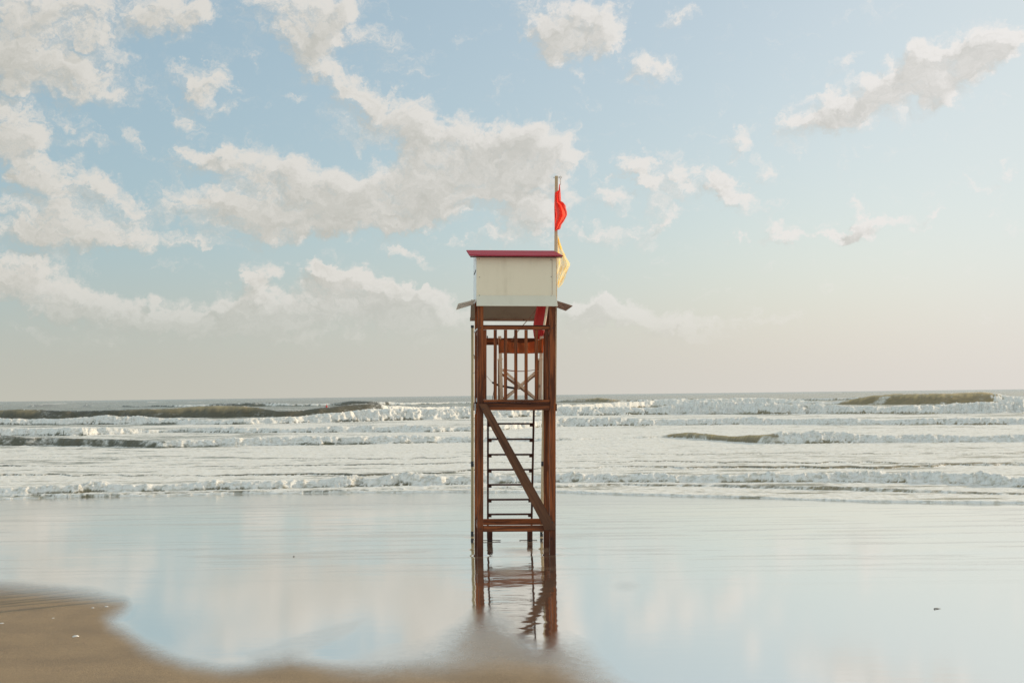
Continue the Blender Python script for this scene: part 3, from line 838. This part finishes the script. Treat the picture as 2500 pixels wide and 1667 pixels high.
# ladder on the sea side
lad = bmesh.new()
la = Vector((0, 0, 0))
lxT = L(1191.3, 1006, 21.06); rxT = L(1304.3, 1006, 21.06)
lxB = L(1191.0, 1318, 22.1); rxB = L(1297.5, 1318, 22.1)
yT, yB = hd + .03, lxB.y
st_l = (Vector((lxT.x, yT, 2.14)), Vector((lxB.x, yB, .02)))
st_r = (Vector((rxT.x, yT, 2.14)), Vector((rxB.x, yB, .02)))
add_beam(lad, st_l[0], st_l[1], .026, .075, .002)
ladder = obj('ladder', lad, wood_dark, tower)
bm = bmesh.new(); add_beam(bm, st_r[0], st_r[1], .026, .075, .002); obj('stile', bm, wood_dark, ladder)
for i in range(7):
    z = 1.80 - .2315 * i
    k = (2.14 - z) / (2.14 - .02)
    q0 = st_l[0].lerp(st_l[1], k); q1 = st_r[0].lerp(st_r[1], k)
    bm = bmesh.new()
    add_box(bm, (q0.x + .0135, q0.y - .045, z - .012), (q1.x - .0135, q0.y + .045, z + .012), .002)
    add_box(bm, (q0.x + .0135, q0.y - .03, z - .042), (q0.x + .055, q0.y + .03, z - .0125), .002)
    add_box(bm, (q1.x - .055, q0.y - .03, z - .042), (q1.x - .0135, q0.y + .03, z - .0125), .002)
    obj('rung', bm, wood_dark, ladder)
for (xx, sg) in ((lxB.x, 1), (rxB.x, -1)):
    box('ladder_foot', (xx - sg * .013, yB - .10, -.25), (xx + sg * .067, yB - .042, .215), wood_dark, ladder, .004)
    bm = bmesh.new(); add_box(bm, (xx - sg * .08, yB - .125, .004), (xx + sg * .19, yB - .108, .014), .002)
    obj('ripple_strip', bm, dark_metal, ladder)  # flat dark strip added in place of the ripple line at the foot

# ---- hut
zf, zb = 4.150, 4.345           # underside of the roof at front / back eave
yf, yb = -hd - .12, hd + .105
def roof_z(y): return zf + (zb - zf) * (y - yf) / (yb - yf)
def prism(name, poly, x0, x1, mat, parent, bev=0):      # profile in (y,z), extruded along x
    bm = bmesh.new()
    A = [bm.verts.new((x0, y, z)) for y, z in poly]; B = [bm.verts.new((x1, y, z)) for y, z in poly]
    bm.faces.new(A); bm.faces.new(B[::-1])
    for i in range(len(poly)):
        j = (i + 1) % len(poly); bm.faces.new((A[i], B[i], B[j], A[j]))
    bmesh.ops.recalc_face_normals(bm, faces=bm.faces)
    if bev: bmesh.ops.bevel(bm, geom=bm.edges[:], offset=bev, segments=2, affect='EDGES')
    return obj(name, bm, mat, parent)
XR = L(1259, 618, 20.0).x
hx = .546
yw = -hd - .018
hc = L(1258.8, 690, 19.96).x
front_wall = box('hut_wall', (hc - hx, yw, 3.612), (hw + .007, -hd - .003, roof_z(yw) - .004), hut_paint, tower, .003)
prism('hut_wall', [(-hd, 3.56), (hd, 3.56), (hd, roof_z(hd) - .004), (-hd, roof_z(-hd) - .004)], hc - hx - .001, -hw - .0015 if hc - hx < -hw - .004 else hc - hx + .012, side_paint, tower)
prism('hut_wall', [(-hd, 3.56), (hd, 3.56), (hd, roof_z(hd) - .004), (-hd, roof_z(-hd) - .004)], hw + .001, hw + .007, side_paint, tower)
# sea-side wall frame with window opening
bm = bmesh.new()
zt = roof_z(hd + .01) - .006
add_box(bm, (-hx, hd + .003, 3.62), (hx, hd + .018, 3.78), .002)
add_box(bm, (-hx, hd + .003, zt - .10), (hx, hd + .018, zt), .002)
add_box(bm, (-hx, hd + .003, 3.7805), (-hx + .12, hd + .018, zt - .1005), .002)
add_box(bm, (hx - .12, hd + .003, 3.7805), (hx, hd + .018, zt - .1005), .002)
obj('hut_wall', bm, side_paint, tower)
# roof
bm = bmesh.new()
rw = .652
th = .016
pts = [(yf, zf), (yb, zb), (yb, zb + th), (yf, zf + th)]
A = [bm.verts.new((XR - rw, y, z)) for y, z in pts]; B = [bm.verts.new((XR + rw, y, z)) for y, z in pts]
bm.faces.new(A); bm.faces.new(B[::-1])
for i in range(4):
    j = (i + 1) % 4; bm.faces.new((A[i], B[i], B[j], A[j]))
bmesh.ops.recalc_face_normals(bm, faces=bm.faces)
bmesh.ops.bevel(bm, geom=bm.edges[:], offset=.002, segments=2, affect='EDGES')
roof = obj('roof', bm, roof_paint, tower)
box('roof_edge', (XR - rw + .012, yf + .004, zf - .017), (XR + rw - .012, yf + .022, zf - .001), wood_dark, roof, .002)
# flared weather boards round the foot of the hut
def flap(name, c, mat, th=.012):
    bm = bmesh.new()
    c = [Vector(q) for q in c]
    n = (c[1] - c[0]).cross(c[3] - c[0]).normalized() * th
    A = [bm.verts.new(q) for q in c]; B = [bm.verts.new(q + n) for q in c]
    bm.faces.new(A); bm.faces.new(B[::-1])
    for i in range(4):
        j = (i + 1) % 4; bm.faces.new((A[i], B[i], B[j], A[j]))
    bmesh.ops.recalc_face_normals(bm, faces=bm.faces)
    bmesh.ops.bevel(bm, geom=bm.edges[:], offset=.002, segments=1, affect='EDGES')
    return obj(name, bm, mat, tower)
flap('weather_board', [(hc - hx, yw - .002, 3.614), (hw + .007, yw - .002, 3.614), (hw + .020, yw - .085, 3.462), (hc - hx - .002, yw - .085, 3.462)], skirt_paint)
fo_ = L(1399.5, 745, 19.99); fi_ = L(1357, 735.5, 19.99)
flap('weather_board', [(hw + .016, -hd + .01, 3.545), (hw + .016, hd - .15, 3.545), (fo_.x, hd - .15, 3.462), (fo_.x, -hd + .01, 3.475)], wood_grey)
fo_ = L(1118.5, 744, 19.99)
flap('weather_board', [(hc - hx - .012, -hd + .01, 3.545), (hc - hx - .012, hd, 3.545), (fo_.x, hd, 3.47), (fo_.x, -hd + .01, 3.485)], flap_paint)
flap('weather_board', [(-.60, hd + .02, 3.615), (.57, hd + .02, 3.615), (.60, hd + .27, 3.350), (-.60, hd + .27, 3.350)], inside_paint)
prism('edge_batten', [(hd + .262, 3.322), (hd + .282, 3.322), (hd + .282, 3.347), (hd + .262, 3.375)], -.605, .60, wood_greyx, tower)
# floor joists of the hut ceiling seen from below
# screws, window stay, hook, brackets
for (sx_, sy) in ((1170, 633), (1171, 677), (1170.5, 721.5), (1170.5, 730), (1346, 633), (1346.5, 675), (1346.5, 721), (1350, 729)):
    q = L(sx_, sy, 19.96)
    bm = bmesh.new()
    y_ = yw - (.004 if q.z > 3.612 else .010)
    add_tube(bm, [(q.x, y_, q.z), (q.x, y_ + .006, q.z)], .0055, 8)
    obj('screw', bm, dark_metal, tower)
ln = L(1348.5, 690, 19.96)
box('corner_strip', (ln.x, yw - .0035, 3.625), (ln.x + .004, yw - .0002, 4.12), wood_greyx, tower, 0)
s0, s1, s2 = L(1162.5, 629, 20.1), L(1163, 656, 20.1), L(1157.5, 671, 20.1)
tube('window_stay', [s0, s0.lerp(s1, .5), s1, s1.lerp(s2, .5), s2], .006, dark_metal, tower)
h0 = L(1354.5, 793, 20.0)
tube('hook', [(hw - .01, -hd + .03, h0.z + .01), (h0.x + .012, -hd + .03, h0.z + .012), (h0.x + .022, -hd + .03, h0.z + .004), (h0.x + .020, -hd + .03, h0.z - .008), (h0.x + .008, -hd + .03, h0.z - .012)], .0028, dark_metal, tower)
# white metal brackets on the left side
bx = -hw - .003
box('bracket', (bx - .012, -hd + .10, 2.128), (bx, -hd + .17, 2.18), white_metal, tower, .002)
box('bracket', (bx - .033, -hd + .10, 1.96), (bx - .020, -hd + .14, 2.10), white_metal, tower, .002)
bm = bmesh.new(); add_beam(bm, (bx - .006, -hd + .05, 3.18), (bx - .006, hd - .10, 3.10), .014, .05, .002, side=Vector((0, 1, .0)))
bm.free()
box('side_rail_cap', (bx - .012, -hd + .01, 3.134), (bx + .006, hd - .01, 3.150), white_metal, tower, .002)

# coach bolts where rails and beams meet the posts
for bx_, bz_, yy in ((-hw + .04, .372, -hd), (hw - .04, .372, -hd), (-hw + .04, 2.058, -hd), (hw - .04, 2.058, -hd), (-hw + .04, 3.16, -hd), (hw - .04, 3.16, -hd), (hw - .05, .46, -hd - .024), (-hw + .075, 2.03, -hd - .024)):
    bm = bmesh.new(); add_tube(bm, [(bx_, yy - .007, bz_), (bx_, yy - .001, bz_)], .009, 6)
    obj('bolt', bm, dark_metal, tower)

# ------------------------------------------------------------------ poles beside the ladder
def side_pole(basep, topp, r, mat, label, bands, cap):
    root = empty('wooden_pole', Matrix.Translation(basep))
    tag(root, label, 'pole', 'poles standing beside the ladder')
    d = topp - basep
    tube('shaft', [d * -.06, d * .25, d * .5, d * .75, d], [r * 1.05, r * 1.03, r, r * .98, r * .96], mat, root, 12)
    for (k0, k1) in bands:
        tube('tape_band', [d * k0, d * k1], r * 1.14, tape, root, 12)
    if cap: tube('cap', [d * .992, d * 1.004], r * 1.2, tape, root, 12)
    return root
b0 = G(1153.3, 1311); t0 = S(1153.5, 796, b0.y - .1)
side_pole(b0, t0, .0225, olive_wood, 'pale round pole with black tape bands standing left of the tower, its full height visible', [(.335, .36), (.004, .028)], True)
b1 = G(1322, 1311); t1 = S(1330, 800, b1.y - .1)
side_pole(b1, t1, .0215, pale_wood, 'slim pale round pole standing mostly hidden behind the right rear post of the tower', [(.34, .362), (.004, .026)], True)
# ties from the left pole to the rail
o = tube('tie_cord', [S(1156, 866, 22.35), S(1158.5, 869, 22.3), S(1157.5, 873, 22.3), S(1159, 876, 22.2)], .006, tape, None, 6)
tag(o, 'short knotted black cord on the left pale pole, halfway up the railing', 'cord')
o = tube('tie_cord', [S(1154, 910, 22.4), S(1157, 909.8, 22.2), S(1160, 909.5, 22.0)], .004, tape, None, 6)
tag(o, 'thin straight tie from the left pale pole to the railing, below the knotted cord', 'cord')

# ------------------------------------------------------------------ flagpole and flags
fb_, ft_ = S(1354.2, 986, 20.95), S(1358.4, 430, 20.95)
fp = empty('flagpole', Matrix.Translation(fb_))
tag(fp, 'slender pale square timber flagpole fixed to the right side of the tower', 'flagpole')
d = ft_ - fb_
beam('pole_shaft', (0, 0, 0), d, .044, .044, pale_wood, fp)
tz = d + Vector((0, 0, -.02))
tube('eye_bolt', [tz + Vector((-.045, 0, -.002)), tz + Vector((.045, 0, 0))], .004, metal, fp, 6)
bm = bmesh.new()
rc = tz + Vector((.06, 0, 0)); 
add_tube(bm, [rc + Vector((math.cos(a) * .014, 0, math.sin(a) * .014)) for a in np.linspace(0, 2 * math.pi, 17)], .0032, 6, False)
obj('eye_ring', bm, metal, fp, True)
bm = bmesh.new()
cz = rc + Vector((-.002, 0, -.03))
for i in range(5):
    c_ = cz + Vector((0, 0, -.018 * i))
    add_tube(bm, [c_ + Vector((math.cos(a) * .005, math.sin(a) * .002, math.sin(a) * .011)) for a in np.linspace(0, 2 * math.pi, 11)], .0022, 5, False)
obj('clip_chain', bm, metal, fp, True)

def cloth(name, rows, mat, label, D0, cols=26, folds=4, amp=.035, seed=0, sub=6):
    """rows: (py, left px, right px) surveyed outline; the cloth hangs in folds of real depth"""
    rows = sorted(rows)
    ys = np.linspace(rows[0][0], rows[-1][0], len(rows) * sub)
    l = np.interp(ys, [r[0] for r in rows], [r[1] for r in rows]); r_ = np.interp(ys, [r[0] for r in rows], [r[2] for r in rows])
    root_p = S(l[0], ys[0], D0)
    bm = bmesh.new(); vs = []
    for i, y in enumerate(ys):
        row = []
        v = i / (len(ys) - 1)
        for j in range(cols):
            u = j / (cols - 1)
            ph = folds * 2 * math.pi * (u + .25 * math.sin(v * 5 + seed)) + v * 5
            wd = (r_[i] - l[i]) / 30
            # gathered folds: cloth bunches sideways too
            uu = u + .035 * math.sin(ph * 1.0 + 1.3) * math.sin(math.pi * u)
            p = S(l[i] + (r_[i] - l[i]) * uu, y + 2.2 * math.sin(u * 7 + seed + v * 9) * math.sin(math.pi * min(1, u)) * (0 if i in (0,) else 1), D0)
            p.y += amp * wd * math.sin(ph) + .010 * math.sin(v * 13 + u * 6 + seed) 
            row.append(bm.verts.new(p - root_p))
        vs.append(row)
    for i in range(len(ys) - 1):
        for j in range(cols - 1):
            bm.faces.new((vs[i][j], vs[i][j + 1], vs[i + 1][j + 1], vs[i + 1][j]))
    o = obj(name, bm, mat, None, True)
    o.location = root_p
    tag(o, label, 'flag', 'flags on the flagpole')
    return o
cloth('flag', [(450, 1365.3, 1367.0), (465, 1363.6, 1368.2), (471, 1354.0, 1368.8), (480, 1353.7, 1369.2), (492, 1353.6, 1370.0), (496, 1353.6, 1378.0), (501, 1353.6, 1381.6), (509, 1353.7, 1381.8), (518, 1353.8, 1384.2), (526, 1354, 1384.3), (534, 1354, 1380.5), (541, 1354, 1376.5), (548, 1354, 1371.0), (554, 1354, 1369.5), (559, 1354.2, 1367.5), (563, 1354.5, 1357.0)],
      red_cloth, 'bright red flag hanging crumpled near the top of the flagpole', 20.84, 34, 1.8, .085, 1)
cloth('flag', [(574, 1361.6, 1362.6), (590, 1361.4, 1366.5), (610, 1361.2, 1373.5), (630, 1361, 1383), (643, 1361, 1391.5), (650, 1361, 1391.5), (658, 1361, 1387), (668, 1361, 1383.0), (678, 1361, 1380.5), (688, 1361, 1376), (696, 1361, 1371.5), (702, 1361, 1364.5)],
      yellow_cloth, 'thin see-through yellow flag hanging below the red one, beside the roof edge', 21.02, 30, 1.6, .06, 2.2)

# ------------------------------------------------------------------ folding chair on the deck
cp = L(1269.6, 986, 20.58)
MC = MT @ Matrix.Translation((cp.x, cp.y, 2.125))
chair = empty('folding_chair', MC)
tag(chair, 'wooden folding director chair with brown canvas back standing on the tower deck', 'chair')
cw = .286
for sx_ in (-1, 1):
    beam('back_post', (sx_ * (cw - .012 * (1 if sx_ < 0 else 1)), -.16, .0), (sx_ * cw * 1.02 - (.012 if sx_ < 0 else 0), -.20, .935), .046, .024, beech, chair)
    beam('arm_rest', (sx_ * cw, -.20, .61), (sx_ * cw, .25, .61), .05, .022, beech, chair, side=Vector((0, 0, 1)))
    beam('front_post', (sx_ * cw, .20, .0), (sx_ * cw, .22, .60), .04, .024, beech_dark, chair)
    beam('foot_rail', (sx_ * cw, -.18, .013), (sx_ * cw, .24, .013), .035, .024, beech_dark, chair, side=Vector((0, 0, 1)))
def leg(x0, z0, x1, z1, y, mat): beam('cross_leg', (x0, y, z0), (x1, y, z1), .036, .018, mat, chair)
leg(-.255, .455, .245, .02, -.155, beech); leg(.245, .455, -.245, .02, -.132, beech)
leg(-.25, .40, .25, .03, .17, beech_dark); leg(.25, .40, -.25, .03, .193, beech_dark)
def sling(name, x0, x1, y0, y1, z0, z1, sag, mat, vertical, th=.005):
    bm = bmesh.new(); n, m_ = 24, 8; top = []; 
    rows = []
    for i in range(m_ + 1):
        v = i / m_; row = []
        for j in range(n + 1):
            u = j / n; s_ = sag * (1 - (2 * u - 1) ** 2)
            if vertical: p = (x0 + (x1 - x0) * u, y0 + s_ * .8, z0 + (z1 - z0) * v - s_ * (.9 if v > .5 else .45) * (.3 + v))
            else: p = (x0 + (x1 - x0) * u, y0 + (y1 - y0) * v, z0 - s_)
            row.append(bm.verts.new(p))
        rows.append(row)
    for i in range(m_):
        for j in range(n): bm.faces.new((rows[i][j], rows[i][j + 1], rows[i + 1][j + 1], rows[i + 1][j]))
    o = obj(name, bm, mat, chair, True)
    s_ = o.modifiers.new('thickness', 'SOLIDIFY'); s_.thickness = th; s_.offset = 0
    return o
sling('canvas_back', -cw - .035, cw + .03, -.222, 0, .695, .905, .055, brown_cloth, True)
sling('canvas_seat', -.25, .25, -.17, .20, .468, .468, .028, brown_cloth, False, .006)

# ------------------------------------------------------------------ black strap, cords, rope, rescue board
o = tube('rubber_strap', [S(1201.5, 933, 20.84), S(1207, 936, 20.84), S(1215, 939.5, 20.84), S(1228, 942.5, 20.84), S(1243, 945.5, 20.84), S(1256, 947.5, 20.84), S(1268, 948, 20.84), S(1276, 945.5, 20.84), S(1281, 942.5, 20.84)], [.013, .016, .016, .016, .016, .016, .015, .008, .006], black_rubber, None, 10)
tag(o, 'curved black rubber strap hanging on cords behind the chair legs', 'strap')
o = tube('strap_cord', [S(1188.5, 918, 20.86), S(1195, 926, 20.85), S(1202, 933.5, 20.84)], .003, rope_mat, None, 6)
tag(o, 'thin cord running up to the left from the left end of the black strap', 'cord')
o = tube('strap_cord', [S(1281, 942.5, 20.84), S(1291, 931, 20.84), S(1303, 918, 20.84)], .003, rope_mat, None, 6)
tag(o, 'thin cord running up to the right from the right end of the black strap', 'cord')
o = tube('thin_cord', [S(1207, 934, 20.8), S(1205.5, 955, 20.8), S(1202, 975, 20.8)], .0045, rope_mat, None, 6)
tag(o, 'short brown cord hanging from the black strap down to the deck', 'cord')
o = tube('rope', [S(1311, 753, 20.9), S(1295, 773.5, 20.9), S(1277, 794, 20.9), S(1262, 811.5, 20.9), S(1249, 831, 20.9)], .0055, rope_mat, None, 6)
tag(o, 'thin taut rope running diagonally from under the hut to the rail behind the chair', 'rope')

# rescue board: hull section swept along a bent spine
rb_root = empty('rescue_board', Matrix.Translation(S(1316, 829, 20.72)))
tag(rb_root, 'long red rescue board with cream edge hanging upright under the hut', 'rescue board')
org = S(1316, 829, 20.72)
spine = [(1314.5, 829, .055), (1315, 818, .072), (1315.5, 806, .084), (1317.5, 790, .090), (1320.5, 772, .090), (1324, 752, .087), (1328, 728, .080), (1331, 700, .066), (1333, 680, .040)]
bm = bmesh.new(); rings = []
for (x, y, r) in spine:
    c_ = S(x, y, 20.72) - org
    rings.append([bm.verts.new(c_ + Vector((math.copysign(abs(math.cos(a)) ** .8, math.cos(a)) * r, math.sin(a) * r * .62, 0))) for a in np.linspace(0, 2 * math.pi, 25)[:-1]])
for i in range(len(rings) - 1):
    for k in range(24): bm.faces.new((rings[i][k], rings[i][(k + 1) % 24], rings[i + 1][(k + 1) % 24], rings[i + 1][k]))
bm.faces.new(rings[0]); bm.faces.new(rings[-1][::-1])
obj('hull', bm, board_red, rb_root, True)
bm = bmesh.new(); A = []
for (x, y, r) in spine[2:-1]:
    c_ = S(x, y, 20.72) - org
    row = []
    for a in np.linspace(-1.05, -.35, 7):
        row.append(bm.verts.new(c_ + Vector((math.cos(a) ** .8 * (r + .002), math.sin(a) * (r * .62 + .003), 0))))
    A.append(row)
for i in range(len(A) - 1):
    for k in range(6): bm.faces.new((A[i][k], A[i][k + 1], A[i + 1][k + 1], A[i + 1][k]))
obj('edge_stripe', bm, board_white, rb_root, True)
bm = bmesh.new(); c_ = S(1318, 829.5, 20.68) - org
add_box(bm, c_ + Vector((-.03, -.035, -.018)), c_ + Vector((.03, .02, .006)), .004)
obj('tail_plug', bm, board_white, rb_root)

# ------------------------------------------------------------------ small finds
def shell(px, py, s, label, rz):
    p = G(px, py)
    bm = bmesh.new()
    n = 14; top = bm.verts.new((0, 0, s * .35)); hinge = bm.verts.new((0, -s * .8, s * .05))
    rim = []; mid = []
    for i in range(n):
        a = -.35 + (math.pi + .7) * i / (n - 1)
        k = 1 + .05 * (i % 2)
        rim.append(bm.verts.new((math.cos(a) * s * k, math.sin(a) * s * .85 * k, 0)))
        mid.append(bm.verts.new((math.cos(a) * s * .6, math.sin(a) * s * .5, s * .27)))
    for i in range(n - 1):
        bm.faces.new((rim[i], rim[i + 1], mid[i + 1], mid[i])); bm.faces.new((mid[i], mid[i + 1], top))
    bm.faces.new((hinge, rim[0], mid[0])); bm.faces.new((hinge, mid[0], top)); bm.faces.new((hinge, top, mid[-1])); bm.faces.new((hinge, mid[-1], rim[-1]))
    o = obj('seashell', bm, shell_mat, None, True)
    o.location = p + Vector((0, 0, .012)); o.rotation_euler = (0, 0, rz)
    so_ = o.modifiers.new('thickness', 'SOLIDIFY'); so_.thickness = .002
    tag(o, label, 'seashell', 'seashells on the damp sand')
shell(4, 1525, .03, 'white seashell on the damp sand at the very left edge of the photo', .4)
shell(130, 1512, .022, 'small pale seashell on the damp sand, between the leftmost shell and the wet edge', 1.3)
shell(227, 1486, .020, 'pale seashell just below the upper tip of the damp sand, left of its twin', 2.0)
shell(260, 1483, .020, 'pale seashell nearest to the upper right tip of the damp sand', 3.0)
shell(185, 1556, .034, 'largest white seashell, lowest one lying on the damp sand', .9)
# seaweed scrap
p = G(2288, 1486)
bm = bmesh.new()
add_tube(bm, [(-.05, 0, .004), (-.02, .02, .012), (.02, .01, .006), (.07, .03, .01)], [.003, .006, .005, .002], 6)
add_tube(bm, [(-.03, 0, .006), (-.01, .05, .012), (.05, .09, .008)], [.004, .003, .002], 6)
add_tube(bm, [(-.06, -.01, .004), (-.045, -.004, .014), (-.03, .0, .004)], [.004, .009, .004], 6)
for v in bm.verts: v.co *= .6
o = obj('seaweed_scrap', bm, weed_mat, None, True); o.location = p
tag(o, 'small dark scrap of seaweed on the wet mirror-like sand at the right', 'seaweed')
p = G(717, 1358.5)
bm = bmesh.new(); bmesh.ops.create_icosphere(bm, subdivisions=2, radius=.009)
for v in bm.verts: v.co = Vector((v.co.x * 1.4, v.co.y, v.co.z * .6)) * (1 + .15 * math.sin(v.co.x * 300))
o = obj('pebble', bm, weed_mat, None, True); o.location = p + Vector((0, 0, .006))
tag(o, 'tiny dark pebble alone on the wet sand left of the tower', 'pebble')
# far buoy
bp = S(797.5, 993, 215)
br = empty('marker_buoy', Matrix.Translation(bp))
tag(br, 'tiny red marker buoy floating among the waves left of the breaking crest', 'buoy')
bm = bmesh.new(); bmesh.ops.create_uvsphere(bm, u_segments=16, v_segments=10, radius=.16)
for v in bm.verts: v.co.z *= 1.15
obj('float', bm, buoy_mat, br, True)
tube('mast', [(0, 0, .15), (-.05, 0, .42)], .035, buoy_mat, br, 8)
